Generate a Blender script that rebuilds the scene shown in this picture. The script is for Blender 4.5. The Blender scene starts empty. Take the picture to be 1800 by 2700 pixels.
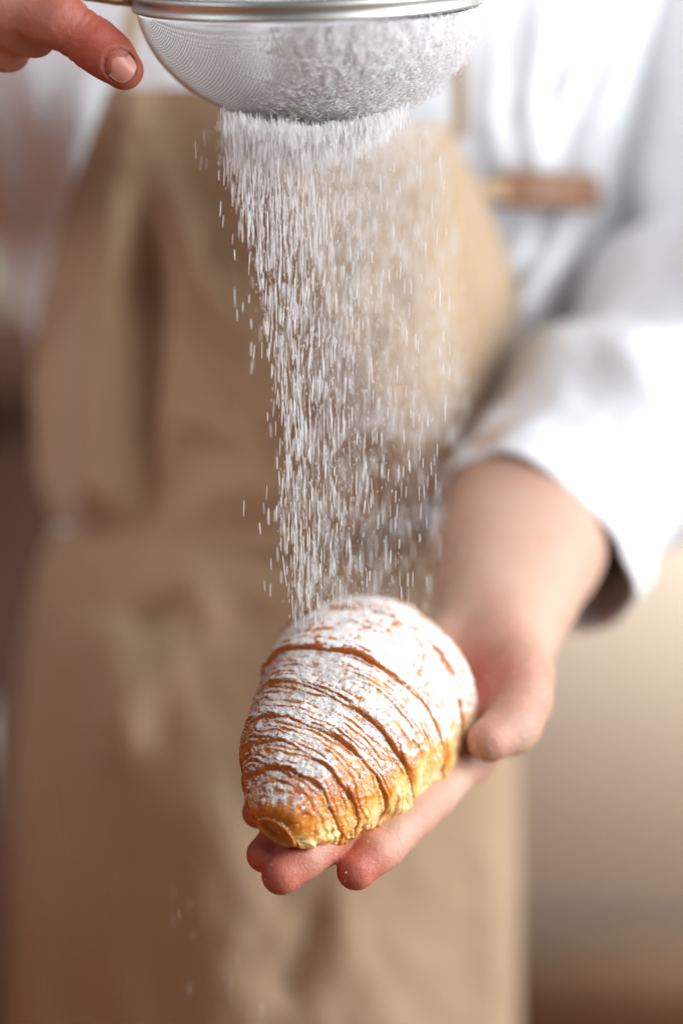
import bpy, math, random
import numpy as np
from mathutils import Vector

rng = np.random.default_rng(7)
random.seed(7)
SC = bpy.context.scene
COL = SC.collection

# ------------------------------------------------------------------ camera
PITCH = math.radians(12.0)
DIST = 1.052                      # metres, camera to the plane in focus
MM = 0.165                        # millimetres per photo pixel in that plane
F0 = np.array([0.0, 0.0, 1.12])
FW = np.array([0.0, math.cos(PITCH), -math.sin(PITCH)])
UP = np.array([0.0, math.sin(PITCH), math.cos(PITCH)])
RT = np.array([1.0, 0.0, 0.0])
cam_d = bpy.data.cameras.new('camera')
cam = bpy.data.objects.new('camera', cam_d)
COL.objects.link(cam)
cam.location = F0 - FW * DIST
cam.rotation_euler = (math.radians(90) - PITCH, 0, 0)
cam_d.sensor_fit = 'HORIZONTAL'
cam_d.sensor_width = 24.0
cam_d.lens = 24.0 * DIST * 1000 / (1800 * MM)
cam_d.clip_start = 0.05
cam_d.clip_end = 60
cam_d.dof.use_dof = True
cam_d.dof.focus_distance = DIST
cam_d.dof.aperture_fstop = 1.65
SC.camera = cam

# ------------------------------------------------------------------ light
world = bpy.data.worlds.new('World')
SC.world = world
world.use_nodes = True
wb = world.node_tree.nodes['Background']
wb.inputs[0].default_value = (0.56, 0.46, 0.41, 1)
wb.inputs[1].default_value = 0.115


def area(name, loc, target, sx, sy, power, color):
    l = bpy.data.lights.new(name, 'AREA')
    l.shape = 'RECTANGLE'
    l.size, l.size_y = sx, sy
    l.energy = power
    l.color = color
    o = bpy.data.objects.new(name, l)
    COL.objects.link(o)
    o.location = loc
    o.rotation_euler = (Vector(target) - Vector(loc)).to_track_quat('-Z', 'Y').to_euler()
    return o


area('window_light', (1.58, -0.22, 1.5), (0.05, 0.2, 1.12), 1.2, 1.8, 42, (0.90, 0.95, 1.0))
area('warm_bounce_fill', (-1.05, -0.2, 0.45), (-0.1, 0.35, 0.7), 0.7, 0.7, 1.5, (1.0, 0.34, 0.11))  # added fill imitating warm bounce from the wood
far = area('back_wall_fill', (2.2, 1.0, 1.9), (0.75, 1.9, 0.95), 0.6, 0.8, 30, (1.0, 0.95, 0.88))  # added lamp that brightens the back wall
far.data.spread = math.radians(62)
left = area('left_cool_fill', (-1.2, -0.3, 2.0), (-0.30, 0.35, 1.50), 0.7, 0.6, 1.3, (0.88, 0.94, 1.0))  # added cool fill standing in for ambient light on the shirt
left.data.spread = math.radians(44)
area('near_fill_light', (0.50, -0.45, 1.56), (0.02, 0.0, 1.10), 0.5, 0.5, 2.9, (1.0, 1.0, 1.0))  # added close fill lamp that lifts the croissant and falling sugar

SC.view_settings.view_transform = 'Standard'
SC.view_settings.look = 'None'
SC.view_settings.exposure = 0.42
SC.view_settings.gamma = 1.0
SC.cycles.use_denoising = True
SC.cycles.max_bounces = 8


# ------------------------------------------------------------------ helpers
def toC(px, py, d):
    """photo pixel at depth d (mm behind the focus plane) -> metric mm: right, up, away"""
    px, py, d = np.asarray(px, float), np.asarray(py, float), np.asarray(d, float)
    k = MM * (DIST * 1000 + d) / (DIST * 1000)
    return np.stack(np.broadcast_arrays((px - 900) * k, -(py - 1350) * k, d), axis=-1)


def c2w(p):
    p = np.asarray(p, float) / 1000.0
    return F0 + p[..., 0:1] * RT + p[..., 1:2] * UP + p[..., 2:3] * FW


def w2c(p):
    q = np.asarray(p, float) - F0
    return np.stack([q @ RT, q @ UP, q @ FW], axis=-1) * 1000.0


def P(px, py, d):
    return c2w(toC(px, py, d))


def _hash(ix, iy, iz, seed):
    n = (ix * 374761393 + iy * 668265263 + iz * 2147483647 + seed * 1274126177) & 0xffffffff
    n = ((n ^ (n >> 13)) * 1274126177) & 0xffffffff
    return ((n ^ (n >> 16)) & 0xffff) / 65535.0


def noise3(x, y, z, seed=0):
    x, y, z = np.broadcast_arrays(np.asarray(x, float), np.asarray(y, float), np.asarray(z, float))
    ix, iy, iz = np.floor(x).astype(np.int64), np.floor(y).astype(np.int64), np.floor(z).astype(np.int64)
    fx, fy, fz = x - ix, y - iy, z - iz
    fx, fy, fz = [f * f * (3 - 2 * f) for f in (fx, fy, fz)]
    r = 0
    for a in (0, 1):
        for b in (0, 1):
            for c in (0, 1):
                w = (fx if a else 1 - fx) * (fy if b else 1 - fy) * (fz if c else 1 - fz)
                r = r + w * _hash(ix + a, iy + b, iz + c, seed)
    return r * 2 - 1


def fbm(x, y, z, seed=0, octv=3):
    r, a, f = 0, 1.0, 1.0
    for o in range(octv):
        r = r + a * noise3(x * f, y * f, z * f, seed + o)
        a *= 0.5
        f *= 2.03
    return r


def sstep(a, b, x):
    t = np.clip((x - a) / (b - a), 0, 1)
    return t * t * (3 - 2 * t)


def new_obj(name, verts, faces, mat, parent=None, smooth=True, attrs=None, closed=True, **props):
    verts = np.asarray(verts, dtype=np.float64).reshape(-1, 3)
    faces = np.asarray(faces, dtype=np.int64)
    k = faces.shape[1]
    if closed and len(faces):
        a, b, c = verts[faces[:, 0]], verts[faces[:, 1]], verts[faces[:, 2]]
        m = verts.mean(axis=0)
        vol = np.einsum('ij,ij->i', a - m, np.cross(b - m, c - m)).sum()
        if k == 4:
            d = verts[faces[:, 3]]
            vol += np.einsum('ij,ij->i', a - m, np.cross(c - m, d - m)).sum()
        if vol < 0:
            faces = faces[:, ::-1]
    me = bpy.data.meshes.new(name)
    me.vertices.add(len(verts))
    me.vertices.foreach_set('co', verts.ravel())
    me.loops.add(faces.size)
    me.loops.foreach_set('vertex_index', faces.ravel().astype(np.int32))
    me.polygons.add(len(faces))
    me.polygons.foreach_set('loop_start', (np.arange(len(faces)) * k).astype(np.int32))
    me.polygons.foreach_set('loop_total', np.full(len(faces), k, dtype=np.int32))
    me.update(calc_edges=True)
    if smooth:
        me.polygons.foreach_set('use_smooth', np.ones(len(faces), dtype=bool))
    for an, av in (attrs or {}).items():
        at = me.attributes.new(an, 'FLOAT', 'POINT')
        at.data.foreach_set('value', np.asarray(av, dtype=np.float32).ravel())
    me.materials.append(mat)
    o = bpy.data.objects.new(name, me)
    COL.objects.link(o)
    if parent is not None:
        o.parent = parent
        o.matrix_parent_inverse = parent.matrix_world.inverted()
    for kk, vv in props.items():
        o[kk] = vv
    return o


def empty(name, loc, **props):
    o = bpy.data.objects.new(name, None)
    COL.objects.link(o)
    o.location = loc
    o.empty_display_size = 0.05
    for k, v in props.items():
        o[k] = v
    bpy.context.view_layer.update()
    return o


def grid_faces(nu, nv, wrap_v=False, off=0):
    """nu rows of nv points"""
    i = np.arange(nu - 1)[:, None]
    j = np.arange(nv if wrap_v else nv - 1)[None, :]
    j2 = (j + 1) % nv
    a = i * nv + j
    b = i * nv + j2
    c = (i + 1) * nv + j2
    d = (i + 1) * nv + j
    return np.stack([a, b, c, d], axis=-1).reshape(-1, 4) + off


def catmull(pts, n):
    pts = np.asarray(pts, float)
    p = np.vstack([2 * pts[0] - pts[1], pts, 2 * pts[-1] - pts[-2]])
    m = len(pts) - 1
    t = np.linspace(0, m, n)
    i = np.minimum(t.astype(int), m - 1)
    f = (t - i)[:, None]
    p0, p1, p2, p3 = p[i], p[i + 1], p[i + 2], p[i + 3]
    return 0.5 * ((2 * p1) + (-p0 + p2) * f + (2 * p0 - 5 * p1 + 4 * p2 - p3) * f ** 2 + (-p0 + 3 * p1 - 3 * p2 + p3) * f ** 3)


def frames(C, ref):
    T = np.gradient(C, axis=0)
    T /= np.linalg.norm(T, axis=1, keepdims=True)
    ref = np.asarray(ref, float)
    e1 = ref - (T @ ref)[:, None] * T
    e1 /= np.linalg.norm(e1, axis=1, keepdims=True)
    e2 = np.cross(T, e1)
    return T, e1, e2


def tube_w(pts, radius, seg=8, closed_loop=False):
    """tube through world points; returns verts, quads"""
    pts = np.asarray(pts, float)
    n = len(pts)
    if closed_loop:
        T = np.roll(pts, -1, 0) - np.roll(pts, 1, 0)
    else:
        T = np.gradient(pts, axis=0)
    T /= np.linalg.norm(T, axis=1, keepdims=True) + 1e-12
    ref = np.array([0.13, 0.21, 0.97])
    if np.abs(T @ ref).max() > 0.97:
        ref = np.array([0.95, 0.3, 0.05])
    e1 = np.cross(T, ref)
    e1 /= np.linalg.norm(e1, axis=1, keepdims=True)
    e2 = np.cross(T, e1)
    th = np.linspace(0, 2 * np.pi, seg, endpoint=False)
    r = np.broadcast_to(np.asarray(radius, float), (n,))[:, None, None]
    V = pts[:, None] + r * (np.cos(th)[None, :, None] * e1[:, None] + np.sin(th)[None, :, None] * e2[:, None])
    F = grid_faces(n, seg, True)
    if closed_loop:
        j = np.arange(seg)
        F = np.vstack([F, np.stack([(n - 1) * seg + j, (n - 1) * seg + (j + 1) % seg, (j + 1) % seg, j], -1)])
    return V.reshape(-1, 3), F


def join(parts):
    V, F, o = [], [], 0
    for v, f in parts:
        V.append(v)
        F.append(f + o)
        o += len(v)
    return np.vstack(V), np.vstack(F)


# ------------------------------------------------------------------ materials
class NT:
    def __init__(s, name):
        s.m = bpy.data.materials.new(name)
        s.m.use_nodes = True
        s.t = s.m.node_tree
        s.b = s.t.nodes['Principled BSDF']

    def n(s, kind, **kw):
        nd = s.t.nodes.new(kind)
        for k, v in kw.items():
            setattr(nd, k, v)
        return nd

    def l(s, a, b):
        s.t.links.new(a, b)

    def attr(s, name):
        return s.n('ShaderNodeAttribute', attribute_name=name).outputs['Fac']

    def obj(s):
        return s.n('ShaderNodeTexCoord').outputs['Object']

    def noise(s, scale, detail=3, rough=0.5, vec=None):
        nd = s.n('ShaderNodeTexNoise')
        nd.inputs['Scale'].default_value = scale
        nd.inputs['Detail'].default_value = detail
        nd.inputs['Roughness'].default_value = rough
        s.l(vec if vec is not None else s.obj(), nd.inputs['Vector'])
        return nd.outputs['Fac']

    def math(s, op, a, b=None, clamp=False):
        nd = s.n('ShaderNodeMath', operation=op, use_clamp=clamp)
        for i, x in enumerate((a, b)):
            if x is None:
                continue
            if isinstance(x, (int, float)):
                nd.inputs[i].default_value = x
            else:
                s.l(x, nd.inputs[i])
        return nd.outputs[0]

    def ramp(s, fac, stops):
        nd = s.n('ShaderNodeValToRGB')
        cr = nd.color_ramp
        while len(cr.elements) < len(stops):
            cr.elements.new(0.5)
        for e, (p, c) in zip(cr.elements, stops):
            e.position = p
            e.color = (*c, 1) if len(c) == 3 else c
        s.l(fac, nd.inputs[0])
        return nd.outputs[0]

    def maprange(s, x, a, b, c=0.0, d=1.0, smooth=True):
        nd = s.n('ShaderNodeMapRange', interpolation_type='SMOOTHSTEP' if smooth else 'LINEAR')
        s.l(x, nd.inputs[0])
        for i, v in enumerate((a, b, c, d)):
            if isinstance(v, (int, float)):
                nd.inputs[1 + i].default_value = v
            else:
                s.l(v, nd.inputs[1 + i])
        return nd.outputs[0]

    def mix(s, fac, a, b):
        nd = s.n('ShaderNodeMix', data_type='RGBA')
        if isinstance(fac, (int, float)):
            nd.inputs[0].default_value = fac
        else:
            s.l(fac, nd.inputs[0])
        for i, x in ((6, a), (7, b)):
            if isinstance(x, tuple):
                nd.inputs[i].default_value = (*x, 1)
            else:
                s.l(x, nd.inputs[i])
        return nd.outputs[2]

    def bump(s, h, strength, dist):
        nd = s.n('ShaderNodeBump')
        nd.inputs['Strength'].default_value = strength
        nd.inputs['Distance'].default_value = dist
        s.l(h, nd.inputs['Height'])
        s.l(nd.outputs[0], s.b.inputs['Normal'])
        return nd

    def set(s, **kw):
        for k, v in kw.items():
            i = s.b.inputs[k.replace('_', ' ')]
            if isinstance(v, tuple):
                i.default_value = (*v, 1) if len(v) == 3 and i.type == 'RGBA' else v
            elif isinstance(v, (int, float)):
                i.default_value = v
            else:
                s.l(v, i)
        return s


def mat_skin():
    s = NT('skin')
    fl = s.attr('flush')
    n = s.noise(60, 4)
    n2 = s.noise(420, 3)
    f = s.math('ADD', fl, s.math('MULTIPLY', s.math('SUBTRACT', n, 0.5), 0.55), True)
    c = s.ramp(f, [(0.0, (0.61, 0.385, 0.285)), (0.45, (0.55, 0.25, 0.175)), (1.0, (0.52, 0.095, 0.06))])
    c = s.mix(s.math('MULTIPLY', s.attr('grime_shade'), 0.85), c, (0.10, 0.03, 0.02))
    s.set(Base_Color=c, Roughness=0.48, Subsurface_Weight=0.25, Subsurface_Radius=(1.0, 0.32, 0.16),
          Subsurface_Scale=0.004, Specular_IOR_Level=0.4)
    h = s.math('ADD', s.math('ADD', s.math('MULTIPLY', n2, 0.9), s.noise(1400, 2)), s.math('MULTIPLY', s.noise(150, 4), 3.0))
    s.bump(h, 0.42, 0.0006)
    return s.m


def mat_fabric(name, col, col2, weave=900, bump=0.25, rough=0.9, sheen=0.2):
    s = NT(name)
    n = s.noise(14, 4)
    s.set(Base_Color=s.mix(n, col, col2), Roughness=rough, Sheen_Weight=sheen, Sheen_Roughness=0.5, Specular_IOR_Level=0.15)
    w = s.n('ShaderNodeTexWave')
    w.inputs['Scale'].default_value = weave / 6
    w.inputs['Distortion'].default_value = 1.0
    s.l(s.obj(), w.inputs['Vector'])
    h = s.math('ADD', w.outputs['Fac'], s.noise(weave, 2))
    s.bump(h, bump, 0.0004)
    return s.m


def mat_simple(name, col, rough=0.5, metal=0.0, **kw):
    s = NT(name)
    n = s.noise(kw.pop('scale', 40), 4)
    dark = tuple(x * 0.8 for x in col)
    s.set(Base_Color=s.mix(n, dark, col), Roughness=rough, Metallic=metal, **kw)
    return s.m


def mat_sugar():
    s = NT('icing_sugar')
    n = s.noise(900, 3)
    s.set(Base_Color=s.mix(n, (0.80, 0.79, 0.80), (0.90, 0.89, 0.89)), Roughness=0.85,
          Subsurface_Weight=0.15, Subsurface_Scale=0.0006, Specular_IOR_Level=0.2)
    s.bump(n, 0.3, 0.0003)
    return s.m


def mat_crust():
    s = NT('croissant_crust')
    bake = s.attr('bake')
    groove = s.attr('groove')
    cover = s.attr('cover')
    n1 = s.noise(130, 4)
    n2 = s.noise(600, 3)
    b = s.math('ADD', bake, s.math('MULTIPLY', s.math('SUBTRACT', n1, 0.5), 0.5))
    b = s.math('ADD', b, s.math('MULTIPLY', groove, 0.36), True)
    crust = s.ramp(b, [(0.0, (0.88, 0.64, 0.30)), (0.25, (0.84, 0.46, 0.13)), (0.5, (0.68, 0.25, 0.04)), (0.78, (0.60, 0.185, 0.03)), (1.0, (0.42, 0.105, 0.018))])
    # powder that has settled: clumps of three sizes, thinner in the grooves
    v = s.n('ShaderNodeTexVoronoi')
    v.inputs['Scale'].default_value = 520
    s.l(s.obj(), v.inputs['Vector'])
    m = s.math('ADD', s.math('MULTIPLY', s.noise(430, 5, 0.65), 1.15), s.math('MULTIPLY', s.noise(150, 3), 0.50))
    m = s.math('SUBTRACT', m, 0.225)
    m = s.math('SUBTRACT', m, s.math('MULTIPLY', v.outputs['Distance'], 0.16))
    m = s.math('ADD', s.math('SUBTRACT', m, 0.56), cover)
    m = s.math('SUBTRACT', m, s.math('MULTIPLY', groove, 0.34))
    mask = s.maprange(m, 0.44, 0.56)
    sug = s.mix(n2, (0.84, 0.82, 0.81), (0.94, 0.925, 0.91))
    s.set(Base_Color=s.mix(s.math('MULTIPLY', mask, s.maprange(s.math('ADD', cover, n1), 0.7, 1.5, 0.80, 1.0)), crust, sug), Roughness=s.maprange(mask, 0, 1, 0.27, 0.9),
          Specular_IOR_Level=s.maprange(mask, 0, 1, 0.5, 0.15), Subsurface_Weight=0.12, Subsurface_Scale=0.0015,
          Subsurface_Radius=(1.0, 0.6, 0.3))
    mask0 = mask
    h = s.math('ADD', s.math('ADD', s.math('MULTIPLY', mask, 1.0), s.math('MULTIPLY', s.noise(210, 4), 2.6)), s.math('MULTIPLY', n2, 0.35))
    s.bump(h, 0.38, 0.0006)
    return s.m


def mat_grain():
    s = NT('sugar_grain')
    t = s.n('ShaderNodeBsdfTranslucent')
    d = s.n('ShaderNodeBsdfDiffuse')
    t.inputs[0].default_value = d.inputs[0].default_value = (0.96, 0.95, 0.95, 1)
    mx = s.n('ShaderNodeMixShader')
    mx.inputs[0].default_value = 0.62
    s.l(d.outputs[0], mx.inputs[1])
    s.l(t.outputs[0], mx.inputs[2])
    s.l(mx.outputs[0], s.t.nodes['Material Output'].inputs['Surface'])
    s.t.nodes.remove(s.b)
    return s.m


M_GRAIN = mat_grain()
M_SKIN = mat_skin()
M_SUGAR = mat_sugar()
M_CRUST = mat_crust()
M_SHIRT = mat_fabric('white_cotton', (0.70, 0.70, 0.73), (0.75, 0.75, 0.77))
M_APRON = mat_fabric('tan_canvas', (0.375, 0.252, 0.15), (0.43, 0.30, 0.188), sheen=0.36)
M_BAND = mat_fabric('brown_canvas_tie', (0.38, 0.20, 0.095), (0.44, 0.25, 0.13))
M_LEATHER = mat_simple('brown_leather', (0.23, 0.09, 0.028), 0.5)
M_STEEL = mat_simple('brushed_steel', (0.60, 0.615, 0.585), 0.5, 1.0, scale=9)
M_WIRE = mat_simple('steel_wire', (0.86, 0.86, 0.87), 0.42, 0.3)
M_ROD = mat_simple('worn_brass_rod', (0.50, 0.34, 0.18), 0.32, 0.9)
M_NAIL = NT('fingernail').set(Base_Color=(0.68, 0.29, 0.23), Roughness=0.3, Subsurface_Weight=0.2,
                              Subsurface_Scale=0.002).m
M_WALL = mat_simple('tan_plaster', (0.68, 0.62, 0.52), 0.9, scale=3)
M_WOOD = mat_simple('red_brown_wood', (0.055, 0.019, 0.008), 0.7, Specular_IOR_Level=0.2, scale=5)
M_DARK = mat_simple('dark_brown_wood', (0.12, 0.068, 0.038), 0.55, scale=5)
M_FLOORWOOD = mat_simple('warm_floor_boards', (0.42, 0.20, 0.09), 0.5, scale=4)
M_PANEL = mat_simple('red_brown_panelling', (0.24, 0.085, 0.03), 0.7, Specular_IOR_Level=0.2, scale=4)
M_SKIRTING = mat_simple('brown_skirting_paint', (0.26, 0.165, 0.10), 0.6)
M_TROUSER = mat_fabric('dark_trouser_cloth', (0.05, 0.04, 0.04), (0.07, 0.055, 0.05))


# ------------------------------------------------------------------ setting
def slab(name, px0, py0, px1, py1, d, thick, mat, **props):
    """upright slab parallel to X, spanning photo pixels at depth d"""
    a = P(px0, py0, d)
    b = P(px1, py1, d)
    x0, x1 = min(a[0], b[0]), max(a[0], b[0])
    z0, z1 = min(a[2], b[2]), max(a[2], b[2])
    y = float(a[1] + b[1]) / 2
    V = [(x, yy, z) for x in (x0, x1) for yy in (y, y + thick) for z in (z0, z1)]
    F = [(0, 1, 3, 2), (4, 6, 7, 5), (0, 4, 5, 1), (2, 3, 7, 6), (0, 2, 6, 4), (1, 5, 7, 3)]
    return new_obj(name, V, F, mat, smooth=False, **props)


def box_w(x0, x1, y0, y1, z0, z1):
    V = np.array([(x, y, z) for x in (x0, x1) for y in (y0, y1) for z in (z0, z1)])
    F = np.array([(0, 1, 3, 2), (4, 6, 7, 5), (0, 4, 5, 1), (2, 3, 7, 6), (0, 2, 6, 4), (1, 5, 7, 3)])
    return V, F


V, F = box_w(-2.5, 2.5, 1.9, 2.0, 0.0, 2.8)
new_obj('wall', V, F, M_WALL, smooth=False, kind='structure')
V, F = box_w(-2.5, 2.5, -1.6, 1.9, -0.05, 0.0)
new_obj('floor', V, F, M_FLOORWOOD, smooth=False, kind='structure')


V, F = box_w(-1.5, -1.42, -1.6, 1.9, 0.0, 0.95)
new_obj('bounce_wall', V, F, M_PANEL, smooth=False, kind='structure')  # unseen low wall, added to bounce red-brown light from the left
V, F = box_w(0.0, 2.5, 1.86, 1.897, 0.0, 0.16)
new_obj('skirting_board', V, F, M_SKIRTING, smooth=False, kind='structure')
cabinet = empty('cabinet', (-1.0, 1.3, 0.0), label='red brown wooden cabinet standing behind the person', category='cabinet')
V, F = box_w(-1.6, -0.25, 1.12, 1.5, 0.0, 0.98)
new_obj('carcass', V, F, M_WOOD, cabinet, smooth=False)
V, F = box_w(-1.63, -0.22, 1.08, 1.52, 0.984, 1.02)
new_obj('counter_top', V, F, M_WOOD, cabinet, smooth=False)
for x0 in (-1.58, -0.91):
    V, F = box_w(x0, x0 + 0.64, 1.094, 1.117, 0.04, 0.95)
    dr = new_obj('door', V, F, M_WOOD, cabinet, smooth=False)
    V, F = tube_w(np.array([(x0 + 0.58, 1.093, 0.6), (x0 + 0.58, 1.068, 0.61), (x0 + 0.58, 1.066, 0.70), (x0 + 0.58, 1.093, 0.71)]), 0.005, 8)
    new_obj('handle', V, F, M_STEEL, dr, closed=False)


# ------------------------------------------------------------------ signed distance modelling (bodies)
def rcone(X, a, b, ra, rb):
    """approximate tapered capsule distance"""
    ab = b - a
    L2 = float(ab @ ab) + 1e-9
    t = ((X - a) @ ab) / L2
    t = np.clip(t, 0, 1)
    q = X - a - t[..., None] * ab
    return np.sqrt((q * q).sum(-1)) - (ra + (rb - ra) * t)


def smin(a, b, k):
    h = np.clip(0.5 + 0.5 * (b - a) / k, 0, 1)
    return b + (a - b) * h - k * h * (1 - h)


class Field:
    def __init__(s, lo, hi, h):
        s.lo, s.h = np.asarray(lo, float), h
        s.n = np.ceil((np.asarray(hi, float) - s.lo) / h).astype(int) + 1
        s.A = np.full(s.n, 60.0, dtype=np.float32)

    def add(s, a, b, ra, rb, k=6.0, arr=None):
        arr = s.A if arr is None else arr
        a, b = np.asarray(a, float), np.asarray(b, float)
        m = max(ra, rb) + 14
        i0 = np.clip(np.floor((np.minimum(a, b) - m - s.lo) / s.h).astype(int), 0, s.n)
        i1 = np.clip(np.ceil((np.maximum(a, b) + m - s.lo) / s.h).astype(int) + 1, 0, s.n)
        if (i1 <= i0).any():
            return
        g = [s.lo[i] + s.h * np.arange(i0[i], i1[i]) for i in range(3)]
        X = np.stack(np.meshgrid(*g, indexing='ij'), -1).astype(np.float32)
        d = rcone(X, a.astype(np.float32), b.astype(np.float32), ra, rb)
        sl = tuple(slice(i0[i], i1[i]) for i in range(3))
        arr[sl] = smin(arr[sl], d, k)

    def chain(s, pts, k=3.0, arr=None):
        for p, q in zip(pts[:-1], pts[1:]):
            s.add(p[:3], q[:3], p[3], q[3], k, arr)

    def nets(s, A=None):
        A = s.A if A is None else A
        h = s.h
        ins = A < 0
        nx, ny, nz = [m - 1 for m in A.shape]
        cnt = np.zeros((nx, ny, nz), dtype=np.int8)
        for a in (0, 1):
            for b in (0, 1):
                for c in (0, 1):
                    cnt += ins[a:nx + a, b:ny + b, c:nz + c]
        act = (cnt > 0) & (cnt < 8)
        ci = np.argwhere(act)
        idx = np.full(act.shape, -1, dtype=np.int64)
        idx[act] = np.arange(len(ci))
        acc = np.zeros((len(ci), 3))
        num = np.zeros(len(ci))
        corners = [(a, b, c) for a in (0, 1) for b in (0, 1) for c in (0, 1)]
        for ca in corners:
            for ax in range(3):
                if ca[ax]:
                    continue
                cb = list(ca)
                cb[ax] = 1
                va = A[ci[:, 0] + ca[0], ci[:, 1] + ca[1], ci[:, 2] + ca[2]]
                vb = A[ci[:, 0] + cb[0], ci[:, 1] + cb[1], ci[:, 2] + cb[2]]
                x = (va < 0) != (vb < 0)
                t = np.where(x, va / np.where(x, va - vb, 1), 0)
                p = np.zeros((len(ci), 3)) + np.array(ca)
                p[:, ax] += t
                acc[x] += p[x]
                num[x] += 1
        V = s.lo + h * (ci + acc / num[:, None])
        Q = []
        for ax in range(3):
            o1, o2 = [(1, 2), (2, 0), (0, 1)][ax]
            sl0 = [slice(None)] * 3
            sl1 = [slice(None)] * 3
            sl0[ax] = slice(0, -1)
            sl1[ax] = slice(1, None)
            ch = ins[tuple(sl0)] != ins[tuple(sl1)]
            e = np.argwhere(ch)
            ok = (e[:, o1] > 0) & (e[:, o2] > 0) & (e[:, o1] < A.shape[o1] - 1) & (e[:, o2] < A.shape[o2] - 1)
            e = e[ok]
            c = []
            for (da, db) in ((0, 0), (-1, 0), (-1, -1), (0, -1)):
                f = e.copy()
                f[:, o1] += da
                f[:, o2] += db
                c.append(idx[f[:, 0], f[:, 1], f[:, 2]])
            q = np.stack(c, -1)
            flip = ins[e[:, 0], e[:, 1], e[:, 2]]
            q[flip] = q[flip][:, ::-1]
            Q.append(q)
        return V, np.vstack(Q)


def J(px, py, d, r):
    p = toC(px, py, d)
    return np.array([p[0], p[1], p[2], r])


# --- the hand under the croissant and its forearm
def build_low_hand():
    lo = toC(600, 2480, 0) * [1, 1, 0] + [0, 0, -28]
    f = Field([-62, -182, -28], [175, 75, 345], 1.45)
    B = np.full(f.n, 60.0, dtype=np.float32)
    wrist = J(1290, 1650, 128, 23)
    wrist2 = J(1345, 1690, 122, 21)
    idx = [J(1232, 1985, 72, 12.5), J(1135, 2105, 44, 10.6), J(1090, 2150, 33, 10.2), J(1005, 2240, 16, 9.6), J(985, 2252, 11, 9.2), J(938, 2298, 4, 8.5)]
    mid = [J(1130, 1985, 74, 12.5), J(985, 2110, 36, 10.8), J(930, 2155, 23, 10.4), J(830, 2238, 3, 10.0), J(795, 2262, -2, 9.7), J(742, 2308, -8, 8.8)]
    rng_ = [J(1020, 1950, 74, 12), J(880, 2085, 40, 10.0), J(838, 2125, 28, 9.8), J(758, 2205, 12, 9.2), J(735, 2222, 8, 9.0), J(697, 2254, 3, 8.0)]
    pnk = [J(920, 1900, 74, 11), J(815, 1995, 50, 8.8), J(782, 2028, 40, 8.6), J(720, 2092, 26, 8.0), J(700, 2112, 22, 7.8), J(680, 2143, 18, 7.2)]
    thb = [J(1322, 1720, 104, 21), J(1362, 1785, 84, 17), J(1372, 1850, 72, 14.2), J(1356, 1905, 60, 12.4), J(1345, 1920, 57, 12.0), J(1290, 1952, 47, 10.2)]
    for fg in (idx, mid, rng_, pnk):
        f.chain(fg, 2.5, B)
    # palm
    for a, ra in ((idx[0], 13), (mid[0], 13), (rng_[0], 12.5), (pnk[0], 12)):
        f.add(a[:3], wrist[:3], ra, 20, 7)
    f.add(idx[0][:3], mid[0][:3], 12, 12, 7)
    f.add(mid[0][:3], rng_[0][:3], 12, 12, 7)
    f.add(rng_[0][:3], pnk[0][:3], 12, 11, 7)
    f.add(thb[0][:3], J(1290, 1880, 78, 14)[:3], 17, 13, 8)
    f.add(wrist[:3], thb[0][:3], 21, 19, 8)
    f.chain(thb, 3.5)
    # wrist and forearm
    fa = [wrist, J(1300, 1560, 146, 26), J(1325, 1450, 172, 31), J(1380, 1310, 208, 35), J(1525, 1225, 246, 34), J(1675, 1095, 286, 34)]
    f.chain(fa, 14)
    fb = [wrist2, J(1390, 1570, 150, 22), J(1420, 1450, 178, 30), J(1450, 1320, 212, 36)]
    f.chain(fb, 16)
    A = smin(f.A, B, 6.0)
    V, Q = f.nets(A)
    for fg in (idx, mid, rng_):
        q0, q1 = fg[3][:3], fg[4][:3]
        ax = (q1 - q0) / np.linalg.norm(q1 - q0)
        u = (V - q0) @ ax
        c0 = q0 + u[:, None] * ax
        rad = np.linalg.norm(V - c0, axis=1)
        near = (rad < 13)
        dsp = np.zeros(len(V))
        for off, am in ((-1.0, 0.55), (1.6, 0.4)):
            dsp -= am * np.exp(-((u - off + 0.5 * np.sin(V[:, 0] * 0.7)) / 0.7) ** 2) * near
        V = V + (V - c0) / (rad[:, None] + 1e-6) * dsp[:, None]
    tips = [idx[-1], mid[-1], rng_[-1], pnk[-1], thb[-1]]
    fl = np.zeros(len(V))
    for t, rr, w in zip(tips, (20, 20, 20, 26, 14), (1.0, 0.95, 1.1, 1.0, 0.5)):
        dd = np.linalg.norm(V - t[:3], axis=1)
        fl = np.maximum(fl, w * np.exp(-(dd / rr) ** 2))
    for t, rr, w in ((idx[2], 13, 0.4), (mid[2], 13, 0.4), (thb[2], 15, 0.35), (J(1290, 1830, 80, 0), 28, 0.9)):
        dd = np.linalg.norm(V - t[:3], axis=1)
        fl = np.maximum(fl, w * np.exp(-(dd / rr) ** 2))
    return V, Q, fl, (idx, mid, rng_, pnk, thb)


NAIL_FACING = (0.30, -0.35, -1.0)


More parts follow.
